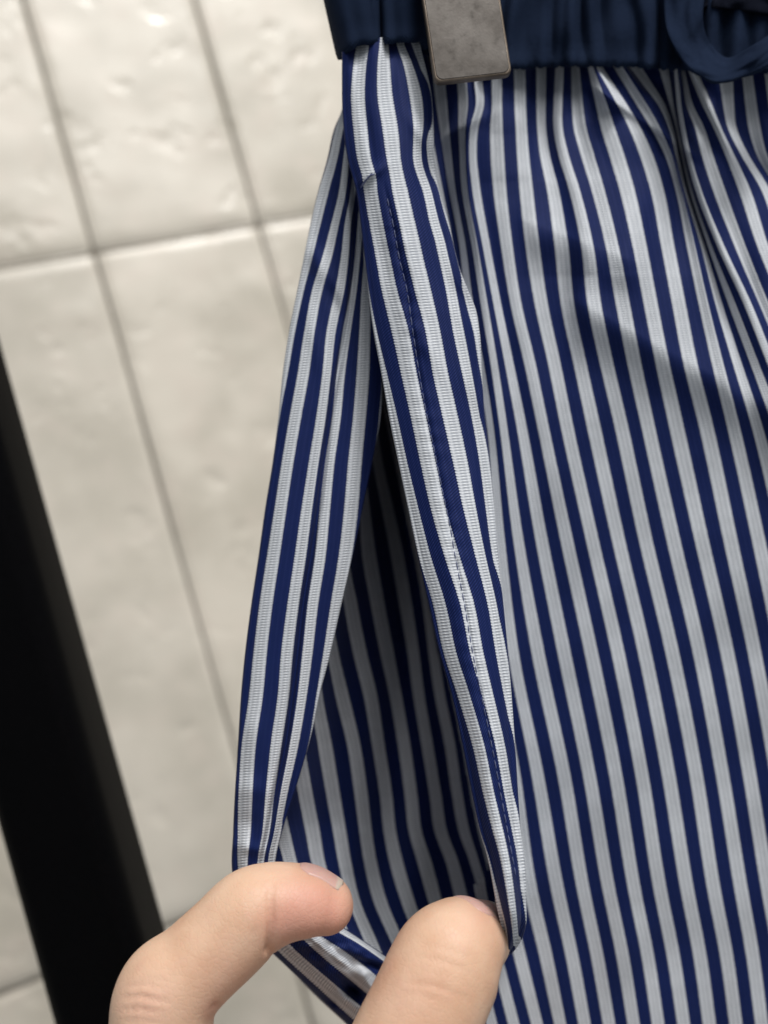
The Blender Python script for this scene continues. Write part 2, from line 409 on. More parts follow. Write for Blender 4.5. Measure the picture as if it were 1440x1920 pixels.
def build_leg():
    ys = sorted(ROWS)
    tab = []
    for y in ys:
        r = dict(ROWS[y]); k0, k1 = min(r), max(r)
        stepL = min(r[k0 + 1] - r[k0], 44); 
        for k in range(k0 - 1, SMIN - 1, -1): r[k] = r[k + 1] - max(stepL, 12 if y < 1000 else 36)
        for k in range(k1 + 1, SMAX + 1): r[k] = r[k - 1] + 44
        tab.append([r[k] for k in range(SMIN, SMAX + 1)])
    tab = np.array(tab, float); ys = np.array(ys, float)
    yq = np.concatenate([np.linspace(66, 700, 140), np.linspace(704, 2240, 120)])
    A = np.stack([smooth_spline(ys, tab[:, j], yq) for j in range(tab.shape[1])], 1)
    Sk = np.arange(SMIN, SMAX + 1); SUB = 12
    Sq = np.linspace(SMIN, SMAX, (SMAX - SMIN) * SUB + 1)
    X = np.stack([pchip(Sk, A[i], Sq) for i in range(len(yq))])
    Y = np.repeat(yq[:, None], len(Sq), 1)
    # depth: where the stripes run closer together than on flat cloth the cloth must be tilted in folds
    nat = 50.0
    r = np.clip(np.gradient(X, Sq, axis=1) / nat, 0.2, 1.0)
    tilt = np.sqrt(1 - r ** 2)
    ph = 2 * math.pi * (Sq[None, :] / 2.35 + 0.15 * np.sin(Sq[None, :] * 1.7) + (Y - 150) / 2600.0)
    sgn = np.tanh(2.2 * np.sin(ph))
    dz = nat * 190 / FPX * tilt * sgn
    Z = np.cumsum(dz, 1) * (Sq[1] - Sq[0])
    ker = np.ones(9 * SUB) / (9 * SUB)
    pad = np.pad(Z, ((0, 0), (4 * SUB + SUB // 2, 4 * SUB + SUB // 2)), 'edge')
    mean = np.stack([np.convolve(p, ker, 'valid')[:Z.shape[1]] for p in pad])
    fade = np.clip(1.15 - (Y - 150) / 800.0, 0.12, 1.0)
    Z = (Z - mean) * 0.95 * fade
    Z += 2.2 * vnoise(X * 0.9, Y * 0.35, 0.006, 3.0) + 0.8 * vnoise(X + 0.3 * Y, Y * 0.5, 0.014, 9.0)
    # fine gathers under the waistband, then steps across the leg
    Z += 0.55 * np.sin(2 * math.pi * (Sq[None, :] * 0.93 + 0.3 * np.sin(Sq[None, :] * 2.3))) * np.exp(-np.clip(Y - 130, 0, 999) / 110.0)
    def step(x0, y0, sl, h, up, xa, xb, fall=62.0):
        q = (Y - y0 - sl * (X - x0)); m = np.clip((X - xa) / 60, 0, 1) * np.clip((xb - X) / 60, 0, 1); m = m * m * (3 - 2 * m)
        return -h * m * np.exp(np.minimum(q, 0) / up) * np.where(q > 0, np.exp(-(q / fall) ** 2), 1.0)
    Z += step(1160, 607, 0.55, 3.2, 150.0, 1050, 1800) + step(1023, 428, 0.37, 2.7, 90.0, 950, 1230) + step(1150, 188, 0.66, 1.7, 26.0, 1070, 1340, 11.0) + step(870, 235, -0.5, 1.0, 30.0, 800, 960, 20.0)  # first two are folds shaped to put in the diagonal cast shade
    D = pchip([60, 140, 350, 650, 1000, 1500, 2240], [186, 186, 184.2, 182.2, 183.8, 188.0, 196], Y) + Z + 7.0 * np.clip((122 - Y) / 30.0, 0, 1) * np.clip((X - 800) / 30.0, 0, 1)
    # the cloth is drawn toward the pocket at its hidden left side
    P = W(px(X, Y, D)).reshape(-1, 3)
    Vm = np.cumsum(np.concatenate([[0], np.diff(yq)])) * 190 / FPX
    uv = np.stack([np.repeat(Sq[None], len(yq), 0), np.repeat(Vm[:, None], len(Sq), 1)], -1).reshape(-1, 2)
    lim = pchip([60, 110, 180, 300, 700, 1200, 1600, 1700, 2240], [765, 770, 790, 800, 830, 880, 930, 880, 860], Y).ravel(); xf = X.ravel()
    F = [q for q in grid_faces(len(yq), len(Sq)) if max(xf[i] - lim[i] for i in q) > 0]      # the cloth ends behind the pocket
    o = mesh_obj('leg_front', P, F, MS, TR, uv)
    solidify(o, 0.00035)
build_leg()

# --- strips of cloth between two traced edges, with rolled edges
def strip(name, ys, L, R, knots, depth, period, wl=None, wr=None, n=72, extra=None, back=5.0):
    """knots: {u: x(y)}; depth(x,y,s) in mm; wl/wr: radius in mm of the fold at that edge (None = raw edge)"""
    V, UV = [], []
    ncol = None
    vacc = 0.0; yprev = None; back0 = back
    for y in ys:
        xl, xr = float(L(y)), float(R(y))
        dm = float(depth(np.array([(xl + xr) / 2]), y, np.array([0.5]))[0])
        mmpx = dm / FPX
        if yprev is not None: vacc += (y - yprev) * mmpx
        yprev = y
        back = min(back0, 0.5 * (xr - xl) * mmpx)
        rl = (wl or 0) / mmpx; rr = (wr or 0) / mmpx
        lim = max((xr - xl) * 0.3, 0.5); rl = min(rl, lim); rr = min(rr, lim)
        s = np.linspace(0, 1, n)
        x = xl + rl + s * max(xr - rr - xl - rl, 0.5)
        d = depth(x, y, s)
        kk = sorted(((k, float(c(y))) for k, c in knots.items()), key=lambda t: t[0])
        ku = np.array([k for k, _ in kk], float); kx = np.array([c for _, c in kk], float)
        for i in range(1, len(kx)): kx[i] = max(kx[i], kx[i - 1] + 3)
        def uu(q):
            q = np.asarray(q, float)
            r = pchip(kx, ku, np.clip(q, kx[0], kx[-1]))
            pp = period / (mmpx)
            return r + np.where(q < kx[0], (q - kx[0]) / pp, 0) + np.where(q > kx[-1], (q - kx[-1]) / pp, 0)
        u = uu(x)
        row = list(zip(x, d, u))
        for side, rad, rpx in (('l', wl, rl), ('r', wr, rr)):
            if rad is None: continue
            rmm = rpx * mmpx
            e = []
            x0, d0, u0 = (x[0], d[0], u[0]) if side == 'l' else (x[-1], d[-1], u[-1])
            sg = -1 if side == 'l' else 1
            for th in np.linspace(0, math.pi, 9)[1:]:
                e.append((x0 + sg * rpx * math.sin(th), d0 + rmm * (1 - math.cos(th)), u0 + sg * rmm * th / period))
            for k in (1, 2, 3):
                e.append((x0 - sg * k * back / 3 / mmpx, d0 + 2 * rmm, u0 + sg * (rmm * math.pi + k * back / 3) / period))
            row = (list(reversed(e)) + row) if side == 'l' else (row + e)
        if extra: row = extra(row, y)
        ncol = len(row)
        a = np.array(row)
        V.append(px(a[:, 0], np.full(len(a), y), a[:, 1])); UV.append(np.stack([a[:, 2], np.full(len(a), vacc)], -1))
    P = W(np.concatenate(V))
    o = mesh_obj(name, P, grid_faces(len(ys), ncol), MS, TR, np.concatenate(UV))
    return solidify(o, 0.0003)

def gsum(lst, x, y):
    """soft creases: (x, y, length, width, angle_deg, height_mm)"""
    z = 0.0
    for (cx, cy, ln, wd, an, h) in lst:
        a = math.radians(an); dx, dy = x - cx, y - cy
        p = dx * math.cos(a) + dy * math.sin(a); q = -dx * math.sin(a) + dy * math.cos(a)
        z = z + h * np.exp(-(p / ln) ** 2 - (q / wd) ** 2)
    return z

# the pocket's front edge (in focus, right of the opening)
WLt = curve([(70, 640), (100, 641), (135, 641), (210, 642), (300, 652), (360, 668), (420, 676), (480, 683), (540, 690), (620, 700), (700, 715), (780, 729), (867, 747), (953, 765), (1040, 783), (1133, 804), (1227, 825), (1300, 846), (1397, 867), (1493, 886), (1560, 900), (1597, 911), (1693, 930), (1743, 939), (1775, 941), (1800, 942)])
WRt = curve([(70, 786), (95, 790), (122, 797), (172, 808), (235, 813), (300, 815), (350, 822), (387, 832), (420, 842), (470, 853), (510, 864), (540, 876), (580, 892), (620, 899), (700, 904), (780, 909), (867, 919), (953, 927), (1040, 934), (1133, 944), (1227, 953), (1300, 959), (1397, 966), (1493, 972), (1560, 977), (1597, 982), (1693, 987), (1735, 986), (1760, 979), (1783, 964), (1800, 945)])
WK = {
 0: curve([(70, 602), (300, 620), (420, 640), (540, 665), (620, 685), (700, 696), (780, 706), (867, 722), (953, 742), (1040, 757), (1133, 781), (1227, 800), (1300, 822), (1397, 850), (1493, 872), (1560, 888), (1597, 904), (1660, 922), (1693, 931), (1743, 945), (1800, 950)]),
 1: curve([(70, 630), (100, 628), (180, 625), (300, 641), (420, 664), (540, 683), (620, 698), (700, 716), (780, 734), (867, 753), (953, 774), (1040, 795), (1133, 823), (1227, 844), (1300, 868), (1397, 897), (1493, 918), (1560, 935), (1597, 944), (1693, 960), (1760, 967), (1800, 969)]),
 2: curve([(70, 683), (85, 681), (120, 676), (180, 672), (240, 676), (300, 683), (330, 692), (360, 695), (420, 705), (480, 717), (540, 729), (620, 751), (700, 767), (780, 784), (867, 802), (953, 821), (1040, 846), (1133, 876), (1227, 895), (1300, 914), (1397, 938), (1493, 955), (1560, 968), (1597, 975), (1693, 985), (1800, 992)]),
 3: curve([(70, 722), (92, 720), (120, 719), (180, 721), (240, 731), (300, 739), (360, 750), (420, 764), (480, 777), (540, 792), (620, 812), (700, 826), (780, 844), (867, 864), (953, 882), (1040, 902), (1133, 924), (1227, 940), (1300, 953), (1397, 971), (1493, 985), (1600, 1000), (1800, 1020)]),
 4: curve([(70, 749), (78, 750), (120, 766), (180, 781), (240, 786), (270, 784), (300, 784), (360, 803), (420, 817), (450, 826), (480, 833), (540, 846), (620, 860), (700, 877), (780, 893), (867, 908), (953, 919), (1040, 930), (1133, 950), (1300, 985), (1600, 1035), (1800, 1055)]),
 5: curve([(70, 774), (90, 781), (118, 791), (180, 815), (240, 812), (260, 806), (300, 808), (350, 821), (387, 831), (420, 842), (480, 858), (510, 866), (540, 873), (580, 884), (620, 896), (700, 905), (780, 914), (867, 932), (1040, 965), (1300, 1020), (1800, 1100)]),
}
WELT_CREASES = [(730, 180, 60, 20, 80, -0.8), (790, 250, 40, 16, 60, 1.3), (800, 330, 40, 14, 75, -0.9), (700, 325, 30, 10, -35, 0.7), (850, 500, 60, 14, 70, 1.0),
                (872, 570, 50, 14, 55, -1.1), (765, 470, 90, 12, 75, 0.7), (800, 650, 70, 16, 60, 0.6), (720, 480, 60, 16, 80, -0.6), (690, 250, 60, 10, 80, -0.7),
                (880, 720, 60, 14, 70, 0.7), (870, 850, 80, 14, 78, -0.5), (900, 960, 90, 14, 78, 0.5), (940, 1180, 90, 12, 80, 0.4)]
STITCH = curve([(330, 716), (420, 737), (480, 748), (540, 762), (620, 774), (700, 786), (767, 798), (852, 816), (917, 829), (982, 843), (1040, 853), (1133, 871), (1227, 887), (1300, 902), (1397, 922), (1493, 940), (1560, 952), (1640, 967), (1700, 976)])
def welt_depth(x, y, s):
    base = pchip([60, 140, 300, 700, 1200, 1500, 1700, 1800], [174, 171.5, 169, 165, 157, 152, 148.5, 154.5], y)
    bow = -2.6 * np.sin(np.clip(s, 0, 1) * math.pi) ** 0.8 + 3.6 * np.clip(s - 0.25, 0, 1) ** 2 * np.clip(1.2 - y / 1800.0, 0, 1)
    st = STITCH(y); q = (x - st) / 4.5
    seam = 0.38 * np.exp(-q * q) * np.clip((y - 330) / 80.0, 0, 1) - 0.25 * np.exp(-((x - st + 16) / 14.0) ** 2)
    puck = 0.07 * np.sin(y * 0.16 + 1.3 * math.sin(y * 0.031)) * np.exp(-((x - st) / 22.0) ** 2) * (1 if y > 420 else 0)
    gather = 0.9 * np.exp(-((y - 70) / 70.0) ** 2) * np.sin(x * 0.105)
    return base + bow + seam + puck + gather - gsum(WELT_CREASES, x, y)
yw = np.concatenate([np.linspace(70, 760, 240), np.linspace(763, 1799, 330)])
strip('pocket_front_edge', yw, WLt, WRt, WK, welt_depth, 4.35, wl=0.55, wr=0.8, n=96)

# the pocket's side panel (left of the opening)
FLt = curve([(190, 644), (205, 641), (240, 627), (300, 613), (360, 596), (420, 582), (480, 570), (540, 558), (620, 542), (700, 530), (780, 522), (867, 511), (953, 497), (1040, 485), (1133, 471), (1227, 459), (1300, 452), (1397, 446), (1493, 440), (1560, 437), (1640, 436), (1720, 462), (1780, 505)])
FRt = curve([(190, 668), (300, 676), (420, 692), (540, 706), (620, 712), (700, 716), (780, 714), (867, 698), (953, 680), (1040, 662), (1133, 640), (1227, 619), (1300, 600), (1380, 583), (1461, 560), (1560, 529), (1617, 516), (1700, 520), (1780, 540)])
FCR = curve([(190, 668), (300, 662), (360, 664), (480, 664), (540, 660), (607, 652), (700, 633), (780, 619), (867, 608), (953, 597), (1040, 584), (1133, 568), (1227, 557), (1300, 548), (1397, 535), (1493, 515), (1560, 503), (1617, 492), (1780, 520)])
FK = {
 0: curve([(190, 652), (240, 640), (300, 626), (360, 606), (420, 591), (480, 577), (540, 563), (620, 545), (700, 531), (780, 518), (953, 488), (1133, 455), (1300, 432), (1560, 408), (1780, 470)]),
 1: curve([(190, 662), (240, 655), (300, 649), (360, 643), (420, 629), (480, 614), (540, 595), (620, 580), (700, 568), (780, 553), (867, 538), (953, 525), (1040, 512), (1133, 498), (1227, 487), (1300, 480), (1397, 466), (1493, 460), (1560, 458), (1640, 456), (1780, 516)]),
 2: curve([(190, 674), (300, 668), (360, 662), (420, 652), (480, 647), (540, 639), (620, 622), (700, 614), (780, 604), (867, 590), (953, 577), (1040, 565), (1133, 551), (1227, 539), (1300, 533), (1397, 519), (1493, 507), (1560, 500), (1617, 490), (1780, 536)]),
 3: curve([(190, 690), (300, 684), (420, 676), (540, 664), (620, 650), (700, 638), (780, 630), (867, 617), (953, 608), (1040, 600), (1133, 586), (1227, 576), (1300, 567), (1397, 551), (1493, 531), (1560, 519), (1613, 508), (1780, 552)]),
 4: curve([(190, 715), (300, 705), (420, 694), (540, 683), (620, 682), (700, 680), (780, 674), (867, 666), (953, 659), (1040, 648), (1133, 632), (1227, 616), (1300, 603), (1397, 586), (1493, 562), (1560, 548), (1780, 575)]),
}
FACE_CREASES = [(600, 500, 70, 16, 65, 0.9), (625, 560, 40, 12, 70, -0.9), (590, 640, 60, 14, 80, 0.5), (650, 380, 40, 8, 75, 1.0), (470, 1370, 26, 40, 0, 0.5),
                (462, 1545, 22, 24, -10, -0.8), (470, 1480, 40, 20, 5, 0.5), (540, 900, 200, 18, 100, 0.4), (470, 1590, 30, 12, 10, 0.6)]
def face_depth(x, y, s):
    base = pchip([190, 300, 700, 1200, 1640, 1780], [182, 178, 173, 168.5, 165.5, 168], y)
    bow = 2.2 * np.clip(0.25 - s, 0, 1) ** 2 * 16 * 0.6 + 2.5 * np.clip(s - 0.72, 0, 1) ** 1.5 * 4
    q = (x - FCR(y))
    cre = 1.25 * np.exp(-(q / 5.0) ** 2) - 0.5 * np.exp(-((q + 14) / 10.0) ** 2) + 0.5 / (1 + np.exp(-q / 3.0))
    return base + bow + cre - gsum(FACE_CREASES, x, y) + 0.25 * np.sin(y * 0.012 + x * 0.03)
yf = np.linspace(190, 1780, 420)
strip('pocket_side_panel', yf, FLt, FRt, FK, face_depth, 4.55, wl=1.0, wr=0.5, n=90)

# the pocket bag seen inside the opening
BL = lambda y: pchip([180, 400, 640, 700, 780, 953, 1133, 1300, 1461, 1560, 1640, 1700, 1740, 1775, 1800, 1850, 1900], [648, 668, 690, 695, 690, 655, 612, 570, 530, 500, 510, 560, 600, 660, 700, 715, 725], y)
BR = lambda y: WLt(np.minimum(y, 1790)) + pchip([600, 1650, 1760, 1900], [26, 26, -20, -70], y)
BK = {
 -3: curve([(640, 560), (953, 545), (1300, 500), (1493, 515), (1613, 543), (1700, 570), (1758, 598), (1900, 650)]),
 -2: curve([(640, 590), (953, 580), (1300, 548), (1493, 574), (1560, 587), (1613, 596), (1700, 625), (1758, 646), (1900, 705)]),
 -1: curve([(640, 620), (953, 610), (1133, 590), (1300, 593), (1397, 609), (1493, 625), (1560, 637), (1613, 646), (1693, 665), (1758, 692), (1900, 755)]),
 0: curve([(640, 645), (953, 640), (1133, 612), (1227, 624), (1300, 640), (1397, 664), (1493, 678), (1560, 686), (1613, 694), (1693, 714), (1758, 742), (1900, 800)]),
 1: curve([(640, 665), (867, 660), (953, 655), (1040, 645), (1133, 658), (1227, 676), (1300, 694), (1397, 709), (1493, 724), (1560, 731), (1613, 742), (1693, 766), (1758, 790), (1900, 845)]),
 2: curve([(640, 680), (867, 678), (953, 684), (1040, 692), (1133, 708), (1227, 726), (1300, 741), (1397, 758), (1493, 771), (1560, 779), (1613, 795), (1693, 817), (1758, 838), (1900, 890)]),
 3: curve([(640, 697), (780, 698), (867, 708), (953, 727), (1040, 745), (1133, 761), (1227, 776), (1300, 785), (1397, 801), (1493, 817), (1560, 827), (1613, 847), (1693, 868), (1900, 935)]),
 4: curve([(640, 712), (780, 730), (867, 750), (953, 768), (1040, 786), (1133, 802), (1227, 813), (1300, 824), (1397, 844), (1493, 858), (1560, 871), (1613, 889), (1693, 912), (1900, 975)]),
 5: curve([(640, 730), (867, 780), (1040, 822), (1227, 850), (1397, 880), (1560, 908), (1693, 940), (1900, 1010)]),
}
def bag_depth(x, y, s):
    dl = float(face_depth(np.array([600.0]), min(y, 1640), np.array([0.5]))[0]) + 3.0
    dr = float(welt_depth(np.array([float(WLt(min(y, 1790)))]), min(y, 1790), np.array([0.0]))[0]) + 3.2
    deep = pchip([180, 450, 640, 760, 900, 1300, 1640, 1760, 1900], [1.5, 3, 8, 50, 62, 60, 57, 44, 12], y)
    prof = np.clip(s, 0, 1) ** 0.9 * (1 - np.clip(s, 0, 1)) ** 0.2
    prof = prof / 0.72
    z = dl + (dr - dl) * s + deep * prof
    return z + 1.0 * np.sin(x * 0.05 + y * 0.006) * np.sin(math.pi * s) 
yb = np.linspace(180, 1880, 330)
def bag_turn(row, y):                    # where the bag turns back to the pocket edge the stripes go on along the cloth
    lim = float(WLt(min(y, 1790))) - 4; out, ex = [], 0.0
    for k, (x, d, u) in enumerate(row):
        if k and x > lim: ex += abs(d - row[k - 1][1]) / 5.0
        out.append((x, d, u + ex))
    return out
strip('pocket_bag', yb, BL, BR, BK, bag_depth, 5.0, n=150, extra=bag_turn)

# the fold that joins the pocket's front edge to the leg
V_, U_ = [], []
yg = np.linspace(76, 1735, 220)
for y in yg:
    xr = float(WRt(y)); d0 = float(welt_depth(np.array([xr]), y, np.array([1.0]))[0]) + 1.7
    d1 = float(pchip([60, 140, 350, 650, 1000, 1500, 2240], [186, 186, 184.2, 182.2, 183.8, 188.0, 196], y)) + 3.0
    for t in np.linspace(0, 1, 14):
        d = d0 + (d1 - d0) * t
        V_.append(px(xr - 9 - 9 * math.sin(math.pi * t) - 5 * t, y, d)); U_.append((5.6 + (d - d0) / 5.0, y * 0.09))
solidify(mesh_obj('pocket_join', W(np.array(V_)), grid_faces(len(yg), 14), MS, TR, U_), 0.0003)

# bunched cloth under the fingers: stripes run down to the right
def loft(name, lines, us, nu=60, nv=60, mat=None, dents=()):
    """lines: list of polylines [(x,y,d),...] each a line of equal u"""
    L = []
    for ln in lines:
        a = np.array(ln, float); t = np.concatenate([[0], np.cumsum(np.hypot(*np.diff(a[:, :2], axis=0).T))]); t /= t[-1]
        q = np.linspace(0, 1, nv)
        L.append(np.stack([smooth_spline(t, a[:, k], q) for k in range(3)], -1))
    L = np.array(L)                              # (nl, nv, 3)
    uq = np.linspace(us[0], us[-1], nu)
    G = np.stack([[smooth_spline(us, L[:, j, k], uq) for k in range(3)] for j in range(nv)])   # nv,3,nu
    G = np.transpose(G, (0, 2, 1))
    G[..., 2] += gsum(dents, G[..., 0], G[..., 1])
    G[..., 2] += 1.0 * vnoise(G[..., 0], G[..., 1], 0.022, 5.5) + 0.6 * vnoise(G[..., 0], G[..., 1], 0.06, 2.5)
    ctr = px(G[..., 0], G[..., 1], G[..., 2])
    dv = np.concatenate([[0], np.cumsum(np.linalg.norm(np.diff(ctr[:, nu // 2], axis=0), axis=1))])
    uv = np.stack([np.repeat(uq[None], nv, 0), np.repeat(dv[:, None], nu, 1)], -1).reshape(-1, 2)
    o = mesh_obj(name, W(ctr).reshape(-1, 3), grid_faces(nv, nu), mat or MS, TR, uv)
    return solidify(o, 0.0003)
loft('pocket_corner', [
    [(470, 1752, 176), (540, 1815, 178), (592, 1868, 180), (640, 1912, 181), (705, 1970, 182)],
    [(488, 1752, 169), (525, 1792, 170), (572, 1836, 171.5), (615, 1876, 173), (720, 1972, 175)],
    [(500, 1745, 166.5), (530, 1776, 167), (572, 1812, 168), (612, 1846, 169), (730, 1948, 172)],
    [(530, 1735, 165.5), (556, 1765, 166), (588, 1797, 166.5), (628, 1832, 167.5), (740, 1925, 171)],
    [(560, 1735, 165.5), (585, 1760, 165.5), (618, 1786, 165.5), (662, 1820, 166), (752, 1898, 170)],
    [(590, 1728, 166.5), (622, 1752, 166.5), (655, 1770, 167), (696, 1798, 167), (775, 1868, 171)],
    [(610, 1722, 168.5), (642, 1744, 168.5), (680, 1768, 169), (718, 1794, 169), (790, 1850, 173)],
    [(620, 1722, 173), (650, 1742, 173), (688, 1768, 173), (726, 1794, 174), (800, 1845, 177)]],
    [-1.1, -0.35, 0.0, 0.5, 1.0, 1.5, 2.0, 2.5], nu=90, nv=90,
    dents=[(662, 1858, 20, 13, 40, 5.5), (700, 1812, 40, 7, 20, 2.0), (690, 1840, 30, 9, 60, -0.9), (640, 1790, 50, 7, 35, 0.9), (628, 1880, 26, 8, 30, 2.0), (600, 1770, 40, 6, 38, -0.7)])

# row of stitches and a bar tack on the pocket's front edge
def tube(pts, rad, seg=6):
    pts = np.asarray(pts, float); n = len(pts); V = []
    for i in range(n):
        t = pts[min(i + 1, n - 1)] - pts[max(i - 1, 0)]; t /= np.linalg.norm(t) + 1e-9
        a = np.cross(t, (0, 0, 1.0)); a /= np.linalg.norm(a) + 1e-9; b = np.cross(t, a)
        r = rad * (0.35 if i in (0, n - 1) else 1)
        for k in range(seg):
            th = 2 * math.pi * k / seg; V.append(pts[i] + r * (math.cos(th) * a + math.sin(th) * b))
    F = grid_faces(n, seg, True) + [tuple(range(seg)), tuple(range((n - 1) * seg, n * seg))]
    return V, F
def wd(x, y):
    L_, R_ = float(WLt(y)), float(WRt(y)); s = (x - L_) / (R_ - L_)
    return float(welt_depth(np.array([x]), y, np.array([s]))[0])
SV, SF = [], []
yy = 372.0; rnd = random.Random(3)
while yy < 1640:
    ln = 15 + rnd.uniform(-1.5, 1.5)
    p = []
    for t in np.linspace(0, 1, 5):
        y = yy + ln * t; x = float(STITCH(y)) + rnd.uniform(-.3, .3)
        p.append(px(x, y, wd(x, y) - 0.10 - 0.10 * math.sin(math.pi * t)))
    v, f = tube(p, 0.075); b0 = len(SV); SV += list(v); SF += [tuple(i + b0 for i in q) for q in f]
    yy += ln + 5
st = mesh_obj('stitching', W(np.array(SV)), SF, MTHREAD, TR); tag(st, kind='stuff')
SV, SF = [], []
for (xa, ya, xb, yb_) in ((679, 346, 696, 326), (681, 342, 694, 330), (676, 352, 690, 334), (684, 341, 698, 324), (692, 330, 703, 326)):
    p = [px(xa + (xb - xa) * t, ya + (yb_ - ya) * t, wd(xa + (xb - xa) * t, ya + (yb_ - ya) * t) - 0.08 - 0.2 * math.sin(math.pi * t)) for t in np.linspace(0, 1, 6)]
    v, f = tube(p, 0.13); b0 = len(SV); SV += list(v); SF += [tuple(i + b0 for i in q) for q in f]
mesh_obj('bar_tack', W(np.array(SV)), SF, MTHREAD, TR)

# --- waistband
def build_band():
    xs = np.linspace(635, 2000, 560)
    bot = pchip([600, 640, 655, 680, 720, 760, 786, 800, 850, 950, 1050, 1150, 1250, 1440, 2000], [100, 108, 92, 80, 79, 75, 75, 96, 114, 126, 121, 121, 126, 132, 136], xs)
    bot = bot + (0.9 * np.sin(xs * 0.21 + 3 * np.sin(xs * 0.05)) + 0.9 * np.sin(xs * 0.43)) * np.clip((xs - 700) / 200, 0.3, 1.4)
    rb = random.Random(8); FX, FD = [560.0], [0.0]
    while FX[-1] < 2200:
        FX.append(FX[-1] + rb.uniform(16, 34)); FD.append(rb.uniform(-2.3, -1.0) if len(FX) % 2 else rb.uniform(-0.6, 0.4))
    ts = np.concatenate([np.linspace(-0.06, 0.06, 9), np.linspace(0.08, 1, 70)])
    V, UV = [], []
    for t in ts:
        y = bot + (-360 - bot) * max(t, 0) if t >= 0 else bot
        lean = np.where(xs < 790, -1.0, 0.0)
        x = xs + np.where(xs < 700, 0, 0)
        # left side leans with the hanging cloth
        sh = -0.28 * (bot - y) * np.clip((740 - xs) / 130.0, 0, 1)
        x = x + sh
        d = pchip([632, 642, 664, 705, 716, 728, 770, 788, 800, 830, 1000, 1300, 2000], [178, 173.5, 170.5, 170.2, 173.0, 170.4, 170.8, 174, 182.5, 183.5, 183.2, 182.8, 182.8], xs)
        amp = np.clip((xs - 800) / 60, 0, 1)
        xq = xs + 7 * np.sin(y * 0.021 + xs * 0.013) + (bot - y) * 0.05 * np.sin(xs * 0.011)
        fold = pchip(FX, FD, xq) + 0.25 * np.sin(xs * 0.19 + 2 * np.sin(xs * 0.03) + y * 0.01) + 0.3 * np.sin(xs * 0.05 + y * 0.05)
        d = d + amp * fold + (1 - amp) * (0.5 * pchip(FX, FD, xs * 1.2 - y * 0.12) + 0.2 * np.sin(xs * 0.07 + y * 0.02))
        d = d + 0.5 * np.exp(-((bot - y - 30) / 20.0) ** 2) * 0.5
        if t < 0.06: d = d + 1.6 * (1 - min(1, (t + 0.06) / 0.09)) ** 2 * 0.4   # hem turns under
        V.append(px(x, y + (0 if t >= 0 else 0), d))
        UV.append(np.stack([xs * 0.093, -y * 0.093], -1))
    V = np.concatenate(V)
    o = mesh_obj('waistband', W(V), grid_faces(len(ts), len(xs)), MNAVY, TR, np.concatenate(UV))
    solidify(o, 0.0004)
build_band()

def ribbon(name, lower, upper, nv=70, nu=22, bulge=0.7, mat=None, th=0.0007):
    a, b = np.array(lower, float), np.array(upper, float)
    def rs(q):
        t = np.linspace(0, 1, len(q)); return np.stack([smooth_spline(t, q[:, k], np.linspace(0, 1, nv)) for k in range(3)], -1)
    a, b = rs(a), rs(b); V, UV = [], []
    acc = 0
    for i in range(nv):
        if i: acc += np.hypot(*(a[i, :2] - a[i - 1, :2])) * .09
        for j in range(nu):
            s = j / (nu - 1); p = a[i] * (1 - s) + b[i] * s
            p[2] -= bulge * math.sin(math.pi * s) + 0.3 * math.sin(i * 0.35 + s * 3) + 1.1 * noise.noise(Vector((i * 0.09, s * 2.6, 4.2))) + 0.5 * noise.noise(Vector((i * 0.2, s * 5, 1.2)))
            V.append(px(*p)); UV.append((s * 6, acc))
    o = mesh_obj(name, W(np.array(V)), grid_faces(nv, nu), mat or MNAVY, TR, UV)
    return solidify(o, th)
ribbon('drawstring_loop',
       [(1240, -110, 181), (1244, -20, 180), (1250, 55, 178.5), (1274, 104, 176.5), (1306, 137, 175), (1346, 154, 174), (1396, 142, 173), (1442, 118, 171), (1500, 70, 174), (1580, 0, 183)],
       [(1330, -110, 180), (1326, -40, 179), (1318, 30, 178.5), (1324, 66, 179.5), (1340, 92, 179.5), (1366, 108, 178), (1402, 90, 175), (1442, 64, 175), (1500, 16, 178), (1580, -60, 184)])
ribbon('waist_shade_strip', [(1316, 12, 180.6), (1350, 15, 180.4), (1440, 26, 180.2), (1540, 40, 180)], [(1320, -60, 180.6), (1350, -60, 180.4), (1440, -60, 180.2), (1540, -60, 180)], mat=MDARK, bulge=0.1)  # dark ribbon added where the waistband opening lies in shade

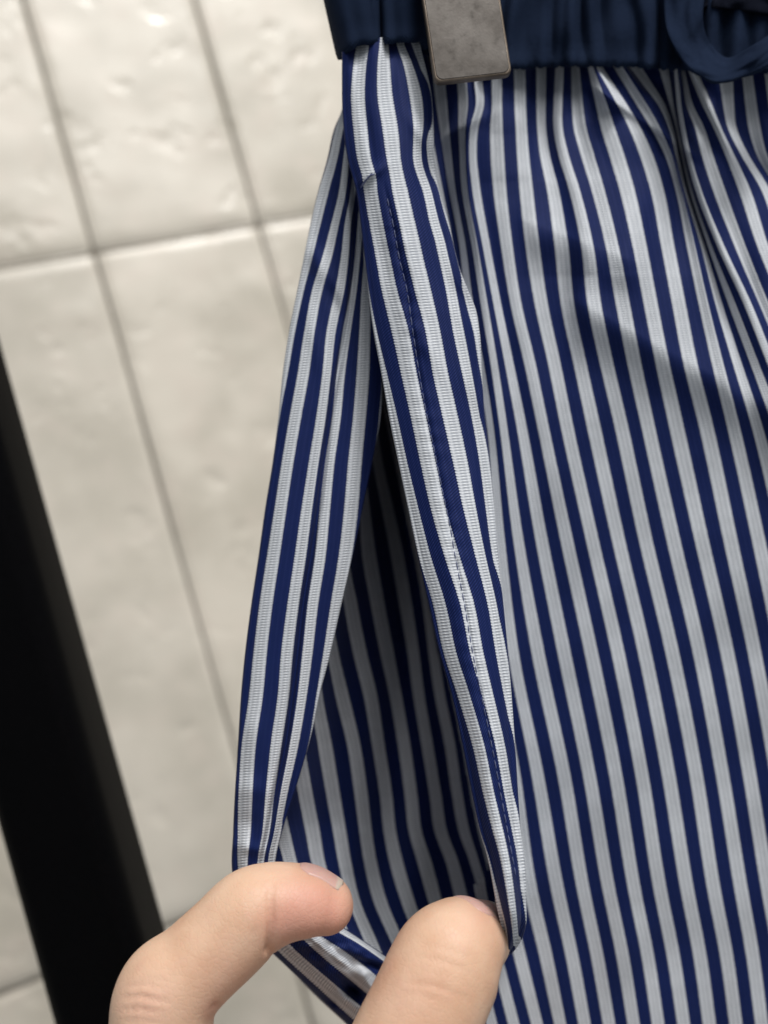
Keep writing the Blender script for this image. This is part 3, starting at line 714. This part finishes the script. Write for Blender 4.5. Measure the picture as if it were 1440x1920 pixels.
# ------------------------------------------------------------------ hanger clip
def build_clip():
    root = empty('hanger_clip', tuple(W(px(880, 0, 168))))
    tag(root, 'worn grey metal hanger clip gripping the navy waistband', 'clip')
    q = {k: np.array(v, float) for k, v in dict(tl=(756, -246, 167), bl=(806, 156, 165.2), br=(951, 140, 166.2), tr=(916, -262, 168)).items()}
    def plate(name, dz0, dz1, shrink, mat, bev, lift=0.0):
        P = {k: px(*v) for k, v in q.items()}
        c = sum(P.values()) / 4
        ux = (P['br'] - P['bl']) + (P['tr'] - P['tl']); ux /= np.linalg.norm(ux)
        uy = (P['tl'] - P['bl']) + (P['tr'] - P['br']); uy -= ux * (uy @ ux); uy /= np.linalg.norm(uy)
        n = np.cross(ux, uy)
        hw = (np.linalg.norm(P['br'] - P['bl'])) / 2 - shrink; hh = np.linalg.norm(P['tl'] - P['bl']) / 2 - shrink
        c = c + uy * lift
        m = Matrix([[ux[k], uy[k], n[k], c[k]] for k in range(3)] + [[0, 0, 0, 1]])
        bm = bmesh.new(); r = 1.1
        def ring(ins, z):
            vs = []
            for a, (sx, sy) in enumerate(((1, 1), (-1, 1), (-1, -1), (1, -1))):
                for k in range(7):
                    t = (a + k / 6) * math.pi / 2; rr = max(r - ins * .4, .1)
                    vs.append(bm.verts.new((sx * (hw - ins - rr) + rr * math.cos(t), sy * (hh - ins - rr) + rr * math.sin(t), z)))
            return vs
        zs = [(bev, dz0), (0.0, dz0 + bev), (0.0, dz1 - bev), (bev * .3, dz1 - bev * .3), (bev, dz1)]
        rs_ = [ring(*z) for z in zs]; nn = len(rs_[0])
        for i in range(len(rs_) - 1):
            for k in range(nn): bm.faces.new((rs_[i][k], rs_[i][(k + 1) % nn], rs_[i + 1][(k + 1) % nn], rs_[i + 1][k]))
        top = bm.faces.new(rs_[-1]); bm.faces.new(list(reversed(rs_[0])))
        bmesh.ops.recalc_face_normals(bm, faces=bm.faces)
        V = [W(np.array(m @ v.co)) for v in bm.verts]
        bm.verts.index_update()
        F = [tuple(v.index for v in f.verts) for f in bm.faces]
        bm.free()
        o = mesh_obj(name, V, F, mat, root, smooth=False)
        return o, m, hw, hh
    plate('front_jaw', -1.5, 0.0, 0.0, MCLIPE, 0.28)
    plate('front_face', -0.2, 0.10, 0.36, MCLIP, 0.09)
    plate('back_jaw', -19.0, -17.8, 3.0, MCLIPE, 0.3, 7.0)
    o, m, hw, hh = plate('jaw_pad', -3.2, -1.55, 1.4, MBLACK, 0.3)
    # spring barrel at the top, between the jaws
    V, F = [], []
    n = 20; L_ = hw * 0.8; zc = -9.5; rad = 7.6
    for sx in (-1, -0.96, 0.96, 1):
        for k in range(n):
            t = 2 * math.pi * k / n; rr = rad * (0.85 if abs(sx) == 1 else 1)
            V.append(W(np.array(m @ Vector((sx * L_, hh * 0.72 + rr * math.cos(t), zc + rr * math.sin(t))))))
    F = grid_faces(4, n, True) + [tuple(range(n - 1, -1, -1)), tuple(range(3 * n, 4 * n))]
    mesh_obj('spring_barrel', V, F, MCLIPE, root)
build_clip()

# ------------------------------------------------------------------ hand
HS = 3.0
def limb(pts, seg=28, nsub=10):
    """pts: (x,y,d, r_side, r_depth) with x,y measured in the photograph, radii in mm"""
    a = np.array(pts, float); a[:, 2] -= HS; P = px(a[:, 0], a[:, 1], a[:, 2]); R1, R2 = a[:, 3], a[:, 4]
    t = np.arange(len(a), dtype=float); q = np.linspace(0, len(a) - 1, (len(a) - 1) * nsub + 1)
    S = np.stack([smooth_spline(t, P[:, k], q) for k in range(3)], -1)
    r1 = pchip(t, R1, q); r2 = pchip(t, R2, q)
    V = []
    T = np.gradient(S, axis=0); T /= np.linalg.norm(T, axis=1)[:, None]
    def ringat(c, tt, a1, a2):
        side = np.cross(tt, (0, 0, 1.0)); side /= np.linalg.norm(side) + 1e-9; dep = np.cross(side, tt)
        th = np.linspace(0, 2 * math.pi, seg, endpoint=False)
        return c + np.cos(th)[:, None] * side * a1 + np.sin(th)[:, None] * dep * a2
    caps = []
    for ph in np.linspace(-math.pi / 2 + .12, 0, 7)[:-1]:
        caps.append(ringat(S[0] + T[0] * math.sin(ph) * r1[0], T[0], r1[0] * math.cos(ph), r2[0] * math.cos(ph)))
    for i in range(len(S)): caps.append(ringat(S[i], T[i], r1[i], r2[i]))
    for ph in np.linspace(0, math.pi / 2 - .12, 7)[1:]:
        caps.append(ringat(S[-1] + T[-1] * math.sin(ph) * r1[-1], T[-1], r1[-1] * math.cos(ph), r2[-1] * math.cos(ph)))
    n = len(caps)
    F = grid_faces(n, seg, True) + [tuple(range(seg - 1, -1, -1)), tuple(range((n - 1) * seg, n * seg))]
    return np.concatenate(caps), F

def build_hand():
    root = empty('hand', tuple(W(px(480, 3000, 150))))
    tag(root, "bare hand holding the striped pocket open between index finger and thumb", 'hand')
    limbs = [
     # index: knuckle -> middle joint -> end joint -> tip
     [(360, 2480, 150, 10.5, 10.5), (325, 2250, 149, 9.2, 9.6), (308, 2050, 149, 8.0, 8.6), (303, 1925, 150, 7.55, 8.2), (316, 1862, 150.5, 7.7, 8.0), (370, 1808, 151.5, 6.75, 7.4), (425, 1757, 152.5, 6.7, 7.2), (468, 1715, 153.3, 6.65, 7.1), (508, 1697, 154, 6.2, 6.8), (548, 1690, 154.6, 5.5, 6.6), (585, 1691, 155.2, 5.0, 6.2), (610, 1696, 155.6, 4.3, 5.4)],
     # thumb
     [(505, 2750, 147, 13, 12), (590, 2450, 145, 11.5, 11.5), (680, 2190, 145, 9.6, 9.8), (745, 2010, 146, 8.6, 8.6), (800, 1890, 148, 8.45, 8.2), (838, 1808, 150.5, 8.35, 7.8), (864, 1774, 153, 7.3, 7.2), (890, 1760, 156, 5.6, 5.6)],
     # palm and the folded fingers, under the picture
     [(470, 3150, 160, 15, 20), (450, 2900, 160, 17, 26), (420, 2640, 163, 15, 27), (400, 2480, 166, 11, 24)],
     [(365, 2500, 166, 9.8, 9.8), (300, 2260, 167, 8.6, 8.8), (330, 2110, 170, 7.8, 8.0), (470, 2130, 172, 7.2, 7.4), (520, 2260, 172, 7.0, 7.0), (500, 2340, 171, 6.0, 6.0)],
     [(375, 2540, 182, 9.2, 9.2), (310, 2330, 184, 8.2, 8.4), (335, 2200, 186, 7.5, 7.8), (460, 2220, 187, 7.0, 7.2), (505, 2340, 186, 6.6, 6.8), (480, 2410, 185, 5.8, 5.8)],
     [(400, 2610, 197, 8.4, 8.4), (345, 2440, 199, 7.2, 7.4), (365, 2340, 200, 6.6, 6.8), (465, 2350, 200, 6.2, 6.4), (500, 2440, 199, 5.9, 6.0), (480, 2490, 198, 5.2, 5.2)],
     # web of the thumb
     [(420, 2560, 152, 9, 9), (500, 2520, 150, 9, 9), (580, 2480, 148, 9, 9)],
     # forearm
     [(470, 3120, 162, 14, 19), (480, 3500, 168, 16, 23), (490, 4000, 178, 20, 27)],
    ]
    V, F = [], []
    for l in limbs:
        v, f = limb(l); b0 = len(V); V += list(v); F += [tuple(i + b0 for i in q) for q in f]
    # a fuller pad under each fingertip
    me = bpy.data.meshes.new('skin'); me.from_pydata([tuple(v * 0.001) for v in V], [], F); me.update()
    tmp = bpy.data.objects.new('tmp', me); C.objects.link(tmp)
    m = tmp.modifiers.new('r', 'REMESH'); m.mode = 'VOXEL'; m.voxel_size = 0.00052
    s = tmp.modifiers.new('s', 'SMOOTH'); s.factor = 0.5; s.iterations = 9
    dg = bpy.context.evaluated_depsgraph_get(); ev = bpy.data.meshes.new_from_object(tmp.evaluated_get(dg))
    bpy.data.objects.remove(tmp)
    n = len(ev.vertices); P = np.empty(n * 3); ev.vertices.foreach_get('co', P); P = P.reshape(-1, 3) * 1000
    N = np.empty(n * 3); ev.vertices.foreach_get('normal', N); N = N.reshape(-1, 3)
    d = -P[:, 2]; X = P[:, 0] / d * FPX + 720; Y = 960 - P[:, 1] / d * FPX
    off = np.zeros(n)
    front = np.clip(N[:, 2] * 1.5 + 0.5, 0, 1)
    def crease(pts, width, depth, w0=1.0, w1=1.0):
        pts = np.array(pts, float); best = np.full(n, 1e9); par = np.zeros(n); m = len(pts) - 1
        for i in range(m):
            a, b = pts[i], pts[i + 1]; ab = b - a
            t = np.clip(((X - a[0]) * ab[0] + (Y - a[1]) * ab[1]) / (ab @ ab), 0, 1)
            e = np.hypot(X - a[0] - t * ab[0], Y - a[1] - t * ab[1])
            par = np.where(e < best, (i + t) / m, par); best = np.minimum(best, e)
        tap = (w0 + (w1 - w0) * par) if w0 != w1 else np.sin(math.pi * np.clip(par, 0, 1)) ** 0.6
        return -depth * np.exp(-(best / width) ** 2) * front * tap
    # end joint of the index: one deep fold; fine lines beside it
    off += crease([(512, 1640), (506, 1680), (509, 1725), (504, 1785)], 7, 0.95, 0.0, 1.0)
    off += crease([(478, 1735), (470, 1790)], 4, 0.12) + crease([(492, 1690), (486, 1725)], 4, 0.12)
    # middle joint wrinkles, lower left
    for k, (a, b, c, dp) in enumerate((((232, 1850), (275, 1846), (310, 1858), .20), ((224, 1872), (268, 1868), (318, 1882), .26), ((222, 1893), (262, 1892), (310, 1902), .22), ((226, 1912), (270, 1914), (305, 1922), .16), ((250, 1834), (290, 1836), (320, 1846), .10))):
        off += crease([a, b, c], 4.5, dp)
    off += crease([(395, 1888), (412, 1884)], 5, 0.35)
    # thumb pad lines
    off += crease([(770, 1790), (830, 1802), (900, 1832)], 5, .10) + crease([(800, 1748), (850, 1752), (905, 1775)], 5, .09) + crease([(755, 1840), (820, 1850), (890, 1880)], 5, .13) + crease([(745, 1860), (800, 1868), (850, 1885)], 4, .08) + crease([(785, 1775), (840, 1780), (880, 1795)], 4, .07)
    off += crease([(812, 1720), (860, 1722), (905, 1738)], 5, .07)
    P2 = P + N * off[:, None]
    # blood under the skin: end of the index, knuckle, thumb tip
    def blob(cx, cy, r): return np.exp(-(((X - cx) ** 2 + (Y - cy) ** 2) / r ** 2))
    flush = np.clip(0.95 * blob(615, 1715, 75) + 0.3 * blob(430, 1830, 60) + 0.25 * blob(760, 1870, 70) + 0.5 * blob(555, 1690, 60) + 0.5 * blob(275, 1885, 55) + 0.35 * blob(900, 1712, 45) + 0.45 * blob(400, 1895, 28) + 0.5 * blob(520, 1740, 40), 0, 1)
    hand = bpy.data.meshes.new('skin')
    W2 = W(P2)
    ev.vertices.foreach_set('co', W2.ravel()); 
    at = ev.attributes.new('flush', 'FLOAT', 'POINT'); at.data.foreach_set('value', flush.astype(np.float32))
    ev.polygons.foreach_set('use_smooth', [True] * len(ev.polygons)); ev.update()
    ev.materials.clear()
    link('skin', ev, MSKIN, root)
    # nails
    from mathutils.bvhtree import BVHTree
    tree = BVHTree.FromPolygons([Vector(v) for v in P2], [tuple(p.vertices) for p in ev.polygons])
    def nail(c, ax, nor, ln, wd_):
        # a plate laid on the finger's own surface, its free edge running on past the flesh
        ax = np.array(ax, float); ax /= np.linalg.norm(ax); nor = np.array(nor, float); nor -= ax * (nor @ ax); nor /= np.linalg.norm(nor); sd = np.cross(nor, ax)
        nv, nu = 24, 19; G = np.zeros((nv, nu, 3)); UV = []
        for i in range(nv):
            t = i / (nv - 1)
            wdt = wd_ * (0.55 + 0.45 * min(1, t / 0.22) ** 0.5) * (1 if t < .84 else math.sqrt(max(0.0, 1 - ((t - .84) / .2) ** 2)))
            for j in range(nu):
                s_ = -1 + 2 * j / (nu - 1)
                p = c + ax * (t - .5) * ln + sd * s_ * wdt / 2
                hit = tree.ray_cast(Vector(p + nor * 6), Vector(-nor), 9.0)[0]
                edge = min(1.0, (1 - abs(s_)) / 0.18) * min(1.0, t / 0.10)
                up = -0.12 + 0.26 * edge
                if hit is not None and t < 0.72: G[i, j] = np.array(hit) + nor * up
                else: G[i, j] = 2 * G[i - 1, j] - G[i - 2, j] + sd * 0 if i > 1 else p
                if t >= 0.72:
                    G[i, j] = G[i - 1, j] + (ax * 0.97 - nor * 0.20) * ln / (nv - 1) + sd * s_ * (wdt - wprev) / 2
                UV.append((j / (nu - 1), t))
            wprev = wdt
        # ease out small unevenness
        for _ in range(3):
            G[1:-1, 1:-1] = 0.5 * G[1:-1, 1:-1] + 0.125 * (G[:-2, 1:-1] + G[2:, 1:-1] + G[1:-1, :-2] + G[1:-1, 2:])
        o = mesh_obj('nail', W(G.reshape(-1, 3)), grid_faces(nv, nu), MNAIL, root, UV)
        md = o.modifiers.new('th', 'SOLIDIFY'); md.thickness = 0.00022; md.offset = 0
        return o
    nail(px(603, 1636, 156.6 - HS), (0.93, -0.36, -0.02), (0.34, 0.92, -0.16), 7.2, 7.4)
    nail(px(900, 1696, 155.5 - HS), (0.80, -0.10, -0.58), (0.12, 0.92, 0.36), 7.5, 7.6)
build_hand()
